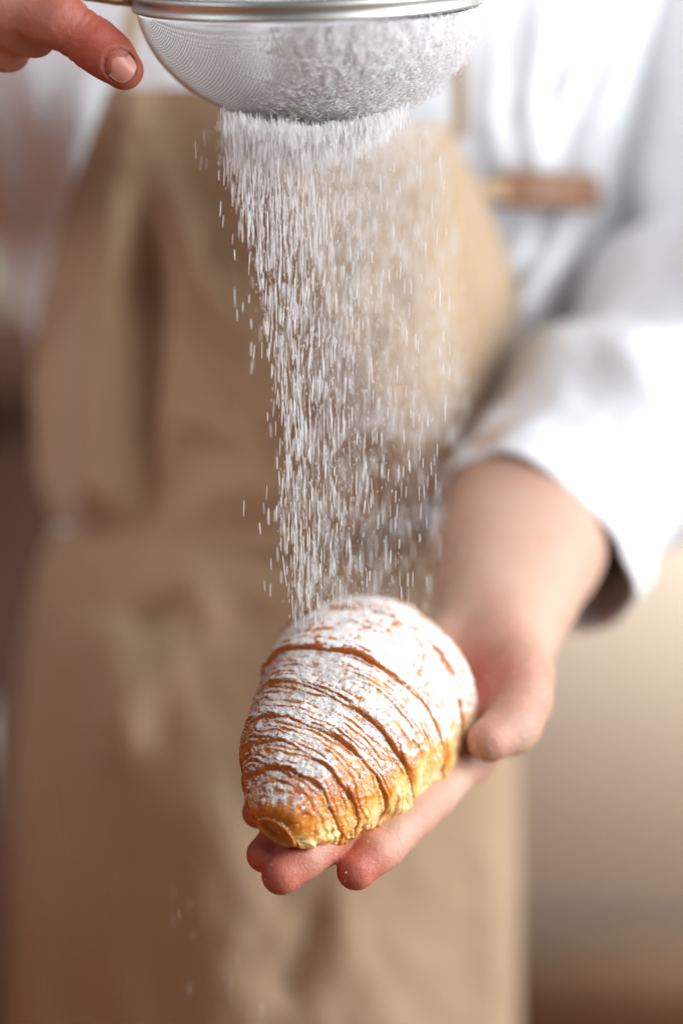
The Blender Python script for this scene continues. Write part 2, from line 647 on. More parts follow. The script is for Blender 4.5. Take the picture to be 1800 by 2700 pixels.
# --- the hand that holds the sieve
def build_high_hand():
    f = Field([-330, 150, -70], [-75, 330, 160], 1.35)
    B = np.full(f.n, 60.0, dtype=np.float32)
    idx = [J(20, 5, -2, 13.5), J(90, 22, -6, 12.2), J(150, 48, -8, 12.2), J(215, 92, -6, 10.6), J(252, 118, -5, 10.9), J(290, 148, -4, 10.2), J(327, 184, -3, 8.6)]
    mid = [J(-60, 10, 4, 13), J(20, 55, 4, 11.5), J(60, 78, 7, 11), J(92, 94, 10, 9.6)]
    rg = [J(-100, 40, 12, 12), J(-30, 100, 14, 10.5), J(10, 128, 18, 10), J(28, 136, 22, 8.8)]
    pk = [J(-140, 60, 22, 11), J(-90, 130, 28, 9.5), J(-60, 150, 32, 8)]
    thb = [J(-160, -140, 20, 15), J(-60, -150, 6, 13), J(40, -110, 0, 11), J(110, -70, 4, 9.5)]
    f.chain(idx, 3.5, B)
    f.chain(mid, 2.5, B)
    f.chain(rg, 2.5, B)
    f.chain(pk, 2.5, B)
    f.chain(thb, 4)
    wrist = J(-380, -60, 60, 24)
    for a in (idx[0], mid[0], rg[0], pk[0], thb[0]):
        f.add(a[:3], wrist[:3], a[3], 24, 8)
    f.add(idx[0][:3], thb[0][:3], 14, 14, 8)
    f.chain([wrist, J(-640, -20, 130, 30)], 10)
    A = smin(f.A, B, 4.0)
    # nail bed groove near the index fingertip
    V, Q = f.nets(A)
    # nail seat: press the nail plate region in
    fl = np.full(len(V), 0.58)
    fl += 0.35 * sstep(-140, -105, V[:, 0])
    t = idx[-1][:3]
    dd = np.linalg.norm(V - t, axis=1)
    fl = np.maximum(fl, 0.9 * np.exp(-(dd / 17) ** 2))
    for q, rr, w in ((idx[3], 10, 0.55), (idx[1], 12, 0.5)):
        dd = np.linalg.norm(V - q[:3], axis=1)
        fl = np.maximum(fl, w * np.exp(-(dd / rr) ** 2))
    # knuckle wrinkles on the index finger
    for q0, q1, c in ((idx[3], idx[4], 0.0), (idx[0], idx[1], 0.4)):
        ax = (q1 - q0)[:3]
        L = np.linalg.norm(ax)
        ax = ax / L
        u = (V - q0[:3]) @ ax
        rad = np.linalg.norm(V - q0[:3] - u[:, None] * ax, axis=1)
        near = rad < 15
        dsp = np.zeros(len(V))
        for off in (-3.2, 0.0, 2.6):
            dsp -= 0.5 * np.exp(-((u - off + 0.8 * np.sin(V[:, 0] * 0.5)) / 0.7) ** 2) * near
        c0 = q0[:3] + u[:, None] * ax
        nrm = (V - c0) / (rad[:, None] + 1e-6)
        V = V + nrm * dsp[:, None]
    # nail seat
    na, nb = idx[-2][:3], idx[-1][:3]
    nax = (nb - na) / np.linalg.norm(nb - na)
    nf = np.array(NAIL_FACING) - (np.array(NAIL_FACING) @ nax) * nax
    nf /= np.linalg.norm(nf)
    ns_ = np.cross(nax, nf)
    ctr = na + nax * 6.3
    rel = V - ctr
    rho = np.sqrt((rel @ nax / 6.8) ** 2 + (rel @ ns_ / 6.3) ** 2)
    sid = sstep(2.0, 5.0, rel @ nf)
    V = V + (nf * 1.0) * ((-1.5 * np.exp(-((rho - 1.02) / 0.10) ** 2) + 0.9 * np.exp(-((rho - 1.28) / 0.16) ** 2) * (rel @ nax < 3)) * sid)[:, None]
    gr = 0.26 * sstep(-150, -112, V[:, 0]) + np.exp(-((rho - 1.05) / 0.13) ** 2) * sid * (0.25 + 0.55 * sstep(-4, -7, rel @ ns_) + 0.55 * sstep(4, 7, rel @ ns_)) * 0.9  # dirt round the nail, plus shade painted into the finger's skin colour
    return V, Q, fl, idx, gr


# --- trunk, shoulders and hips, under the clothes
def build_trunk():
    f = Field([-330, -820, 250], [330, 430, 620], 7.0)

    def K(x, y, d, r):
        return np.array([x, y, d, r], float)
    cx = -32
    for sx in (-1, 1):
        f.chain([K(cx + sx * 60, 300, 390, 78), K(cx + sx * 58, 120, 410, 80), K(cx + sx * 48, -60, 430, 78), K(cx + sx * 48, -240, 460, 66), K(cx + sx * 54, -420, 490, 60), K(cx + sx * 60, -700, 520, 55)], 40)
    f.chain([K(cx - 130, 330, 395, 55), K(cx + 130, 330, 395, 55)], 40)
    f.chain([K(cx, 340, 400, 55), K(cx, 420, 390, 50)], 40)
    f.chain([K(cx + 150, 330, 395, 50), K(205, 250, 370, 44), K(222, 70, 345, 44), J(1850, 930, 318, 42), J(1675, 1095, 286, 34)], 20)
    f.chain([K(cx - 150, 330, 395, 50), K(-300, 250, 260, 42)], 20)
    V, Q = f.nets()
    return V, Q, np.full(len(V), 0.2)


person = empty('person', (0.0, 0.42, 0.0), label='person in a white shirt and tan apron sifting sugar over the croissant in one hand', category='person')

lowV, lowQ, lowF, LOW = build_low_hand()
hiV, hiQ, hiF, HI_IDX, hiG = build_high_hand()
trV, trQ, trF = build_trunk()


def orient(V, Q):
    m = V.mean(0)
    a, b, c = V[Q[:, 0]] - m, V[Q[:, 1]] - m, V[Q[:, 2]] - m
    return Q if np.einsum('ij,ij->i', a, np.cross(b, c)).sum() > 0 else Q[:, ::-1]


parts = [(c2w(lowV), orient(c2w(lowV), lowQ)), (c2w(hiV), orient(c2w(hiV), hiQ)), (c2w(trV), orient(c2w(trV), trQ))]
bV, bF = join(parts)
body = new_obj('body', bV, bF, M_SKIN, person, attrs={'flush': np.concatenate([lowF, hiF, trF]), 'grime_shade': np.concatenate([lowF * 0, hiG, trF * 0])})


# fingernail on the pointing finger of the upper hand
def nail(base, tip, facing, w, parent):
    base, tip, facing = map(lambda v: np.asarray(v, float), (base, tip, facing))
    ax = tip - base
    L = np.linalg.norm(ax)
    ax /= L
    nz = facing - (facing @ ax) * ax
    nz /= np.linalg.norm(nz)
    sd = np.cross(ax, nz)
    nu, nv = 18, 22
    pts = []
    for lay in (0, 1):
        for i in range(nu):
            u = -1 + 2 * i / (nu - 1)
            for j in range(nv):
                v = -1 + 2 * j / (nv - 1)
                # squircle outline
                uu = u * math.sqrt(max(0, 1 - 0.42 * v * v))
                vv = v * math.sqrt(max(0, 1 - 0.42 * u * u))
                z = -0.5 * w * vv * vv * 0.55 - 0.9 * max(0, uu) ** 2 - 0.5 * max(0, -uu) ** 3 - lay * 0.5
                pts.append(base + ax * (L * 0.5 * (1 + uu)) + sd * (w * 0.5 * vv) + nz * z)
    pts = np.array(pts)
    F1 = grid_faces(nu, nv)
    F2 = F1[:, ::-1] + nu * nv
    e = []
    ring = [(i, 0) for i in range(nu)] + [(nu - 1, j) for j in range(1, nv)] + [(i, nv - 1) for i in range(nu - 2, -1, -1)] + [(0, j) for j in range(nv - 2, 0, -1)]
    r = [i * nv + j for i, j in ring]
    for a, b in zip(r, r[1:] + r[:1]):
        e.append((b, a, a + nu * nv, b + nu * nv))
    return new_obj('fingernail', c2w(pts), np.vstack([F1, F2, np.array(e)]), M_NAIL, parent)


a, b = HI_IDX[-2][:3], HI_IDX[-1][:3]
ax = (b - a) / np.linalg.norm(b - a)
facing = np.array(NAIL_FACING)
fz = facing - (facing @ ax) * ax
fz /= np.linalg.norm(fz)
nail(a + ax * 0.2 + fz * 11.1, b + ax * 5.4 + fz * 9.2, facing, 12.6, body)


# ------------------------------------------------------------------ clothes
def poly_d(px, py, line):
    best = np.full(np.broadcast(px, py).shape, 1e9)
    tt = np.zeros_like(best)
    n = len(line) - 1
    for i in range(n):
        ax_, ay = line[i]
        bx, by = line[i + 1]
        dx, dy = bx - ax_, by - ay
        t = np.clip(((px - ax_) * dx + (py - ay) * dy) / (dx * dx + dy * dy), 0, 1)
        d = np.hypot(px - ax_ - t * dx, py - ay - t * dy)
        m = d < best
        best = np.where(m, d, best)
        tt = np.where(m, (i + t) / n, tt)
    return best, tt


def folds(px, py, lst):
    z = np.zeros(np.broadcast(px, py).shape)
    for line, w, h in lst:
        d, t = poly_d(px, py, line)
        z = z + h * np.exp(-(d / w) ** 2) * (0.15 + 0.85 * sstep(0.0, 0.4, t))
    return z


def torso_front(px, py):
    """depth (mm) of the shirt front for a photo pixel"""
    base = 305 + 0.2126 * (py - 1350) * 0.21
    hw = np.interp(py, [-400, 0, 500, 900, 1400, 2000, 3000], [1150, 1080, 900, 730, 640, 690, 760])
    u = np.clip(np.abs(px - 730) / hw, 0, 1)
    return base + 125 * (1 - np.sqrt(np.maximum(0, 1 - u ** 2.3))), u


def sheet(name, L, R, y0, y1, depthf, mat, parent, nu=150, nv=220, thick=2.0, **props):
    """cloth whose side edges follow L(y), R(y); real thickness with a rolled hem"""
    v = np.linspace(0, 1, nv)
    u = np.linspace(0, 1, nu)
    VV, UU = np.meshgrid(v, u, indexing='ij')
    py = y0(UU) + (y1(UU) - y0(UU)) * VV if callable(y0) else y0 + (y1 - y0) * VV
    px = L(py) + (R(py) - L(py)) * UU
    d = depthf(px, py, UU, VV)
    front = toC(px, py, d)
    back = toC(px, py, d + thick)
    n = nv * nu
    F1 = grid_faces(nv, nu)
    F2 = F1[:, ::-1] + n
    r = [i * nu for i in range(nv)] + [(nv - 1) * nu + j for j in range(1, nu)] + [i * nu + nu - 1 for i in range(nv - 2, -1, -1)] + list(range(nu - 2, 0, -1))
    e = np.array([(b_, a_, a_ + n, b_ + n) for a_, b_ in zip(r, r[1:] + r[:1])])
    V = np.vstack([front.reshape(-1, 3), back.reshape(-1, 3)])
    return new_obj(name, c2w(V), np.vstack([F1, F2, e]), mat, parent, **props)


# shirt trunk: a closed tube round the torso with drape folds on the front
def shirt_torso():
    nr, ns = 170, 260
    py = np.linspace(-420, 1900, nr)[:, None]
    th = np.linspace(0, 2 * np.pi, ns, endpoint=False)[None, :]
    hw = np.interp(py, [-400, 0, 500, 900, 1400, 1900], [1150, 1120, 1030, 840, 600, 560])
    hl = np.interp(py, [-400, 0, 500, 700, 900, 1400, 1900], [1150, 1080, 830, 715, 640, 580, 540])
    hw = np.where(np.cos(th) > 0, hl, hw)
    px = 730 - hw * np.cos(th)
    s_ = np.sin(th)
    base = 318 + 0.2126 * (py - 1350) * 0.21
    front = np.sign(s_) * np.abs(s_) ** 0.8
    d = base + 118 - 118 * front
    FL = [([(40, 50), (180, 500), (240, 900)], 55, 16), ([(230, 100), (210, 400), (160, 800)], 50, 15),
          ([(-60, 100), (10, 500), (60, 900)], 50, 14), ([(120, 200), (150, 520)], 22, -11),
          ([(1330, 60), (1300, 300), (1330, 440)], 40, 14), ([(1460, -60), (1400, 240), (1400, 450)], 42, 16), ([(1590, 0), (1490, 260), (1440, 420)], 36, 14),
          ([(1700, -50), (1600, 300), (1530, 520), (1380, 800)], 50, 22), ([(1560, 620), (1400, 760), (1330, 900)], 36, 15),
          ([(1430, 560), (1340, 700)], 34, 14), ([(1640, 200), (1560, 420), (1420, 640)], 20, -12),
          ([(620, -100), (700, 300)], 60, 10)]
    z = folds(px, py, FL) * sstep(0.0, 0.4, s_)
    z = z + 4 * fbm(px / 210, py / 330, 0 * px, 5)
    V = toC(px, py, d - z)
    F = grid_faces(nr, ns, True)
    return V.reshape(-1, 3), F


V, F = shirt_torso()
shirt = new_obj('shirt', c2w(V), F, M_SHIRT, person)


def loft(stations, n, ns, ref=(0, 0, 1.0), disp=None, inner=0, extra=None):
    st = np.array([np.concatenate([toC(a, b, c), [r1, r2]]) for a, b, c, r1, r2 in stations])
    S = catmull(st, n)
    C, R1, R2 = S[:, :3], S[:, 3:4], S[:, 4:5]
    T, e1, e2 = frames(C, ref)
    th = np.linspace(0, 2 * np.pi, ns, endpoint=False)[None, :]
    u = np.linspace(0, 1, n)[:, None]
    dz = disp(u, th) if disp is not None else 0 * u * th
    V = C[:, None] + ((R1 + dz) * np.cos(th))[..., None] * e1[:, None] + ((R2 + dz) * np.sin(th))[..., None] * e2[:, None]
    if extra is not None:
        V = V + extra(u, th, V)
    if inner:
        k = inner
        inn = C[-1:-k - 1:-1, None] + 0.96 * (V[-1:-k - 1:-1] - C[-1:-k - 1:-1, None])
        V = np.concatenate([V, inn], axis=0)
    return V.reshape(-1, 3), grid_faces(V.shape[0], ns, True)


def d_upper(u, th):
    return 7 * np.sin(th * 3 + u * 7) * (0.4 + u) + 6 * fbm(u * 4, th * 1.3, 0 * u + 3, 21) * 1.0


upV, upF = loft([(1720, -420, 395, 62, 60), (1850, -100, 372, 66, 66), (1930, 300, 350, 66, 66), (1960, 700, 330, 70, 68), (1900, 980, 318, 66, 62)], 60, 90, disp=d_upper)


def d_fore(u, th):
    w = 1 - u
    r = 9 * np.exp(-((u - 0.28 - 0.07 * np.sin(th * 2)) / 0.07) ** 2) * (0.6 + 0.4 * np.cos(th - 2.4))
    r -= 8 * np.exp(-((u - 0.42 + 0.05 * np.sin(th * 2 + 1)) / 0.05) ** 2) * (0.5 + 0.5 * np.cos(th - 2.0))
    r += 7 * np.exp(-((u - 0.58 + 0.06 * np.sin(th + 1)) / 0.07) ** 2)
    g = np.sin(u * 26 + 2.2 * np.sin(th + 0.6) + 3 * noise3(u * 3, np.cos(th), np.sin(th), 33))
    r = r * 1.3 + 3.2 * np.sign(g) * np.abs(g) ** 1.5 * sstep(0.85, 0.6, u) * (0.5 + 0.5 * noise3(u * 4, np.cos(th) * 1.4, np.sin(th) * 1.4, 34))
    r = r + 2.2 * sstep(0.872, 0.884, u) - 1.4 * np.exp(-((u - 0.962) / 0.006) ** 2)   # turned cuff and its seam
    return r + 4.5 * fbm(u * 5, np.cos(th) * 1.5, np.sin(th) * 1.5, 31)


def cuff_flare(u, th, V):
    w = sstep(0.70, 1.0, u)
    # direction away from the arm on the lower outer side hangs down
    cx = V.mean(axis=1, keepdims=True)
    rel = V - cx
    low = np.clip((rel[..., 0] * 0.75 - rel[..., 1] * 0.65) / 55.0, 0, 1) ** 1.5
    o = np.zeros_like(V)
    o[..., 1] = 3 * w * low
    o[..., 0] = 8 * w * low
    return o


foV, foF = loft([(1990, 840, 335, 70, 66), (1850, 925, 318, 70, 68), (1665, 1085, 283, 64, 64), (1518, 1280, 240, 56, 58), (1384, 1440, 196, 47, 53)], 90, 110, disp=d_fore, inner=24, extra=cuff_flare)
V, F = join([(c2w(upV), upF), (c2w(foV), foF)])
sl = new_obj('sleeve', V, F, M_SHIRT, shirt, closed=False)
hiS, hiSF = loft([(-150, -520, 395, 62, 60), (-650, -300, 330, 62, 62), (-900, -100, 250, 60, 60), (-760, -40, 170, 52, 52), (-600, -30, 115, 46, 46)], 60, 70, disp=d_upper, inner=16)
new_obj('sleeve', c2w(hiS), hiSF, M_SHIRT, shirt, closed=False)

# trousers far below, mostly hidden by the apron
tr = []
for sx in (-1, 1):
    a = [np.array([-32 + sx * 62, y, d]) for y, d in ((-20, 455), (-150, 480), (-400, 530), (-700, 590), (-1000, 650))]
    C = c2w(np.array(a))
    C = catmull(C, 24)
    tr.append(tube_w(C, np.interp(np.arange(24), [0, 1, 5, 23], [0.001, 0.05, 0.078, 0.07]), 40))
V, F = join(tr)
new_obj('trousers', V, F, M_TROUSER, person, closed=False)

# ---- apron
BIB_L = lambda y: np.interp(y, [200, 260, 420, 600, 800, 1000, 1250, 1440], [300, 275, 215, 155, 105, 80, 95, 170])
BIB_R = lambda y: np.interp(y, [200, 330, 400, 480, 560, 650, 720, 780, 850, 900, 1000, 1100, 1200, 1300, 1380, 1440], [1165, 1180, 1215, 1262, 1295, 1330, 1355, 1368, 1362, 1350, 1312, 1262, 1205, 1140, 1080, 1010])
BIB_FOLDS = [
    ([(330, 330), (292, 560), (268, 770), (248, 950), (225, 1420)], 68, 27),
    ([(262, 440), (192, 613), (160, 740)], 45, 10),
    ([(365, 290), (442, 480), (482, 613), (527, 725), (603, 814), (700, 920), (760, 1050)], 85, 21),
    ([(375, 480), (402, 650), (395, 900), (385, 1420)], 60, -15),
    ([(560, 1120), (470, 1300)], 90, -10),
    ([(120, 760), (130, 1250)], 50, -16),
    ([(1180, 560), (1230, 820), (1190, 960)], 45, -8),
]


def bib_depth(px, py, U, Vv):
    base, u = torso_front(px, py)
    z = folds(px, py, BIB_FOLDS)
    # the loose right half balloons forward over the waist
    xs = np.interp(py, [200, 400, 600, 800, 1000, 1300], [480, 530, 590, 680, 770, 880])
    env = np.exp(-((py - 850) / 560) ** 2)
    z = z + env * (56 * sstep(xs - 70, xs + 210, px) + 14 * np.exp(-((px - 1120) / 230) ** 2) - 26 * sstep(1180, 1420, px))
    z = z + 3.0 * fbm(px / 150, py / 260, 0 * px, 9)
    # edges fall back to the body
    edge = np.exp(-U / 0.035) * 0.6 + np.exp(-(1 - U) / 0.05)
    z = z * (1 - 0.75 * np.clip(edge, 0, 1)) - 6 * np.clip(edge, 0, 1)
    tk = 0.25 + 0.67 * sstep(950, 600, px)
    z = z * (1 - sstep(1280, 1430, py) * tk)
    return base - 36 + 13 * sstep(1280, 1430, py) * tk - z


APR_L = lambda y: np.interp(y, [1350, 1500, 1700, 2000, 2700, 3300], [150, 95, 60, 30, 20, 10])
APR_R = lambda y: np.interp(y, [1350, 1500, 1700, 2000, 2200, 2700, 3300], [1150, 1250, 1350, 1370, 1372, 1368, 1372])
SK_FOLDS = [
    ([(300, 1590), (275, 1720), (300, 1960)], 95, 20),
    ([(640, 1570), (560, 1640), (430, 1780), (330, 1900)], 80, 14),
    ([(540, 1590), (400, 1660)], 50, -12),
    ([(560, 1830), (540, 1700), (640, 1640)], 60, -7),
    ([(190, 1560), (170, 2100), (230, 2700)], 90, -20),
    ([(470, 1990), (560, 2250), (640, 2700)], 150, 12),
    ([(330, 2080), (420, 2350), (390, 2700)], 90, -12),
    ([(850, 2300), (815, 2480), (760, 2600)], 45, -12),
    ([(950, 2000), (960, 2700)], 160, 9),
    ([(1300, 1800), (1310, 2200), (1315, 3000)], 70, 9),
]


def skirt_depth(px, py, U, Vv):
    base, u = torso_front(px, py)
    base = base - 0.05 * np.maximum(0, py - 1400) * 0.21
    z = folds(px, py, SK_FOLDS) + 4 * fbm(px / 170, py / 300, 0 * px, 19)
    edge = np.exp(-U / 0.04) * 0.5 + 1.0 * np.exp(-(1 - U) / 0.03)
    z = z - 18 * np.clip(edge, 0, 1)
    z = z * (0.35 + 0.65 * sstep(1400, 1560, py))
    return base - 22 - z


apron = sheet('apron', APR_L, APR_R, 1400, 3200, skirt_depth, M_APRON, person, 190, 230)
bib = sheet('bib', BIB_L, BIB_R, lambda u: 232 + 95 * sstep(0.2, 1, u), lambda u: 1375 + 75 * np.sin(u * np.pi) + 14 * np.sin(u * 11), bib_depth, M_APRON, apron, 220, 240)


def band(name, line, width, lift, mat, parent, n=80, th=3.0, depth=None, wave=0.0, **props):
    """flat strap along a pixel line on the chest: a flattened closed tube"""
    p2 = catmull(np.array(line, float), n)
    px, py = p2[:, 0], p2[:, 1]
    if depth is None:
        d, _ = torso_front(px, py)
        d = d - lift
    else:
        d = np.interp(np.linspace(0, 1, n), np.linspace(0, 1, len(depth)), depth)
    C = toC(px, py, d)
    T, e1, e2 = frames(C, (0, 0, 1.0))
    ns = 20
    a = np.linspace(0, 2 * np.pi, ns, endpoint=False)[None, :]
    ca, sa = np.cos(a), np.sin(a)
    wv = 1 + wave * np.sin(np.linspace(0, 9, n))[:, None]
    V = C[:, None] + (th * np.sign(ca) * np.abs(ca) ** .6)[..., None] * e1[:, None] + (width / 2 * wv * np.sign(sa) * np.abs(sa) ** .5)[..., None] * e2[:, None]
    F = grid_faces(n, ns, True)
    V = V.reshape(-1, 3)
    # end caps
    V = np.vstack([V, C[:1], C[-1:]])
    j = np.arange(ns)
    c0 = np.stack([j, (j + 1) % ns, np.full(ns, n * ns), np.full(ns, n * ns)], -1)[:, [0, 1, 2, 2]]
    return new_obj(name, c2w(V), F, mat, parent, **props)


# neck strap pieces of the apron
band('strap', [(1190, -260), (1200, 0), (1208, 200), (1212, 360)], 8.5, 22, M_APRON, apron)
band('strap', [(420, -260), (360, 0), (325, 180), (318, 300)], 8.5, 22, M_APRON, apron)
# side strap with its leather end across the shirt
band('strap', [(1255, 498), (1300, 500), (1345, 500)], 11, 26, M_APRON, apron)
band('leather_strap', [(1312, 498), (1400, 500), (1480, 503), (1572, 508)], 20, 40, M_LEATHER, apron, label='brown leather end of the side strap', depth=[268, 272, 280, 296])
# waist tie
band('waist_tie', [(190, 1462), (340, 1478), (620, 1495), (860, 1488), (1120, 1440)], 30, 14, M_BAND, apron, wave=0.06)

# ------------------------------------------------------------------ sieve
SR, SDEP = 77.0, 56.0               # bowl radius and depth, mm
s_c = P(812, -24, 32)                 # rim centre
tilt_x, tilt_y = math.radians(5.0), math.radians(1.6)
rx = np.array([[1, 0, 0], [0, math.cos(tilt_x), -math.sin(tilt_x)], [0, math.sin(tilt_x), math.cos(tilt_x)]])
ry = np.array([[math.cos(-tilt_y), 0, math.sin(-tilt_y)], [0, 1, 0], [-math.sin(-tilt_y), 0, math.cos(-tilt_y)]])
SM = ry @ rx


def S2W(p):                          # sieve local mm (z up) -> world
    return s_c + (np.asarray(p, float) / 1000.0) @ SM.T


def bowl_z(x, y, R=SR, D=SDEP):
    r2 = (x * x + y * y) / (R * R)
    return -D * np.sqrt(np.maximum(0, 1 - r2)) ** 1.05


sieve = empty('sieve', tuple(s_c), label='fine steel mesh sieve full of icing sugar held above the croissant', category='sieve')
wires = []
rot = math.radians(24)
cr_, sr_ = math.cos(rot), math.sin(rot)
sp = 1.6
for fam in (0, 1):
    k = int(SR * math.pi / 2 / sp)
    for i in range(-k, k + 1):
        c = SR * math.sin(i * sp / SR)
        half = math.sqrt(max(0, (SR - 0.3) ** 2 - c * c))
        if half < 4:
            continue
        n = max(8, int(half / 2.2))
        t = np.sin(np.linspace(-np.pi / 2, np.pi / 2, n)) * half
        a_, b_ = (t, np.full(n, c)) if fam == 0 else (np.full(n, c), t)
        x, y = a_ * cr_ - b_ * sr_, a_ * sr_ + b_ * cr_
        sc = 1 - 0.004 * fam
        z = bowl_z(x, y) * sc - 3
        wires.append(tube_w(S2W(np.stack([x * sc, y * sc, z], -1)), 0.00023, 4))
V, F = join(wires)
new_obj('mesh_bowl', V, F, M_WIRE, sieve, closed=False, kind='stuff')
# rim: a rolled band with a bead top and bottom
prof = [(0.4, -5.6), (1.6, -6.0), (2.3, -5.4), (2.4, -4.6), (1.9, -3.9), (1.7, -2.6), (1.9, -1.0), (2.7, -0.2), (3.0, 1.2), (2.3, 2.6), (0.8, 3.0), (-0.5, 2.3), (-0.9, 1.0), (-0.4, 0.0), (-0.3, -3.5), (-0.2, -5.0)]
nth = 160
th = np.linspace(0, 2 * np.pi, nth, endpoint=False)
RV = np.array([[((SR + a_) * math.cos(t), (SR + a_) * math.sin(t), b_) for a_, b_ in prof] for t in th])
F = grid_faces(nth, len(prof), True)
j = np.arange(len(prof))
F = np.vstack([F, np.stack([(nth - 1) * len(prof) + j, (nth - 1) * len(prof) + (j + 1) % len(prof), (j + 1) % len(prof), j], -1)])
new_obj('rim', S2W(RV.reshape(-1, 3)), F, M_STEEL, sieve)
# handle: rod loop that leaves the rim to the left into the fist
hp = catmull(np.array([(-77, -4, -2.5), (-84, -7, -1.5), (-100, -10, 1.5), (-125, -12, 5), (-165, -10, 9), (-210, -6, 10), (-236, 2, 10), (-240, 10, 10), (-232, 16, 10), (-208, 18, 10), (-160, 16, 9), (-120, 14, 5), (-86, 9, -1), (-78, 6, -2.5)], float), 120)
V, F = tube_w(S2W(hp), 0.0019, 12)
new_obj('handle', V, F, M_ROD, sieve)
hk = catmull(np.array([(76, -9, 0), (84, -8, 1), (91, -3, 1), (91, 3, 1), (84, 8, 1), (76, 9, 0)], float), 40)
V, F = tube_w(S2W(hk), 0.0016, 10)
new_obj('rest_hook', V, F, M_STEEL, sieve)

# sugar inside the bowl, heaped to the right
nu, nv = 90, 150
rr = np.linspace(0, 1, nu)[:, None]
aa = np.linspace(0, 2 * np.pi, nv, endpoint=False)[None, :]
x = rr * np.cos(aa) * 75.0
y = rr * np.sin(aa) * 75.0
bot = bowl_z(x, y, 76.2, 55.0) - 3 + 0.6
coat = 0.5 + 0.5 * noise3(x / 5, y / 5, 0 * x, 8)
level = np.clip(-34 + 0.62 * x + 5 * fbm(x / 18, y / 18, 0 * x, 3), -60, -7) + 0 * rr
top = np.maximum(bot + 0.0, level)
SV = np.concatenate([np.stack([x, y, bot], -1).reshape(-1, 3), np.stack([x, y, np.maximum(top, bot + 0.02)], -1).reshape(-1, 3)])
F1 = grid_faces(nu, nv, True)
keep = (np.maximum(top, bot) - bot).reshape(-1)
m1 = (keep[F1] > 0.15).any(axis=1)
F = np.vstack([F1[m1], F1[m1][:, ::-1] + nu * nv])
new_obj('sugar_heap', S2W(SV), F, M_SUGAR, closed=False, kind='stuff', label='white icing sugar heaped inside the sieve', category='sugar')


# ------------------------------------------------------------------ grains
def slivers(centers, length, width, direction):
    """closed six-sided spindles: centres (m), length (m), width (m), unit directions"""
    n = len(centers)
    direction = direction / np.linalg.norm(direction, axis=1, keepdims=True)
    ref = np.tile(np.array([0.3, 0.9, 0.1]), (n, 1))
    e1 = np.cross(direction, ref)
    e1 /= np.linalg.norm(e1, axis=1, keepdims=True)
    e2 = np.cross(direction, e1)
    pr = [(-0.5, 0.02), (-0.40, 0.75), (0.0, 1.0), (0.40, 0.75), (0.5, 0.02)]
    seg = 4
    V = np.zeros((n, len(pr) * seg, 3))
    for i, (h, r) in enumerate(pr):
        for k in range(seg):
            a_ = k * 2 * np.pi / seg
            V[:, i * seg + k] = centers + direction * (length * h)[:, None] + (e1 * math.cos(a_) + e2 * math.sin(a_)) * (width * 0.5 * r)[:, None]
    f = grid_faces(len(pr), seg, True)
    F = (f[None] + (np.arange(n) * len(pr) * seg)[:, None, None]).reshape(-1, 4)
    return V.reshape(-1, 3), F


def octas(centers, size):
    n = len(centers)
    d = np.array([[1, 0, 0], [0, 1, 0], [-1, 0, 0], [0, -1, 0], [0, 0, 1], [0, 0, -1]], float)
    jit = 1 + 0.35 * rng.uniform(-1, 1, (n, 6, 1))
    rotv = rng.normal(size=(n, 3, 3))
    q, _ = np.linalg.qr(rotv)
    V = centers[:, None] + (d[None] * jit * size[:, None, None]) @ q
    f = np.array([(0, 1, 4), (1, 2, 4), (2, 3, 4), (3, 0, 4), (1, 0, 5), (2, 1, 5), (3, 2, 5), (0, 3, 5)])
    F = (f[None] + (np.arange(n) * 6)[:, None, None]).reshape(-1, 3)
    return V.reshape(-1, 3), F


def fall_dir(n, spread=0.05, lean=0.0):
    d = np.zeros((n, 3))
    d[:, 0] = rng.normal(lean, spread, n)
    d[:, 1] = rng.normal(0, spread, n)
    d[:, 2] = -1
    return d


cs, ls, ws, ds = [], [], [], []


def rain(n, yfun, xfun, dfun, lmm, wmm, spread=0.045, lean=0.0):
    py = yfun(n)
    px = xfun(py)
    d = dfun(px, py)
    px = px + rng.normal(0, 9, len(px)) + 14 * noise3(py / 120.0, 0 * py, 0 * py, 12)
    ok = ~((py > 1600 + 60 * rng.random(len(py))))
    px, py, d = px[ok], py[ok], d[ok]
    m = len(px)
    cs.append(P(px, py, d))
    ls.append(rng.uniform(*lmm, m) / 1000)
    ws.append(rng.uniform(*wmm, m) / 1000)
    ds.append(fall_dir(m, spread, lean))


def xl(py):
    return np.interp(py, [300, 420, 600, 900, 1200, 1560], [585, 600, 650, 715, 745, 775])


def xr(py):
    return np.interp(py, [300, 420, 600, 900, 1200, 1560], [1110, 1170, 1185, 1200, 1180, 1120])


# main curtain: crisp on the left, softer and farther back to the right
rain(1900, lambda n: 330 + 1330 * rng.random(n) ** 2.35,
     lambda py: xl(py) + (xr(py) - xl(py)) * rng.beta(1.3, 4.2, len(py)),
     lambda px, py: rng.normal(6, 13, len(px)) + np.maximum(0, px - 740) * 0.16, (5, 14), (0.14, 0.5))
rain(1000, lambda n: 340 + 1300 * rng.random(n) ** 1.6,
     lambda py: xl(py) + 60 + (xr(py) - xl(py)) * rng.beta(1.7, 1.4, len(py)) * 0.95,
     lambda px, py: 125 + rng.normal(0, 34, len(px)), (6, 14), (0.2, 0.5))
rain(4200, lambda n: 340 + 820 * rng.random(n) ** 1.5,
     lambda py: xl(py) + 90 + (xr(py) - xl(py)) * rng.beta(2.0, 1.6, len(py)) * 0.9,
     lambda px, py: 150 + rng.normal(0, 28, len(px)), (1.5, 5), (0.15, 0.4))
rain(260, lambda n: 340 + 1300 * rng.random(n),
     lambda py: xl(py) + (xr(py) - xl(py)) * rng.random(len(py)),
     lambda px, py: rng.normal(0, 12, len(px)), (4, 8), (0.2, 0.5))
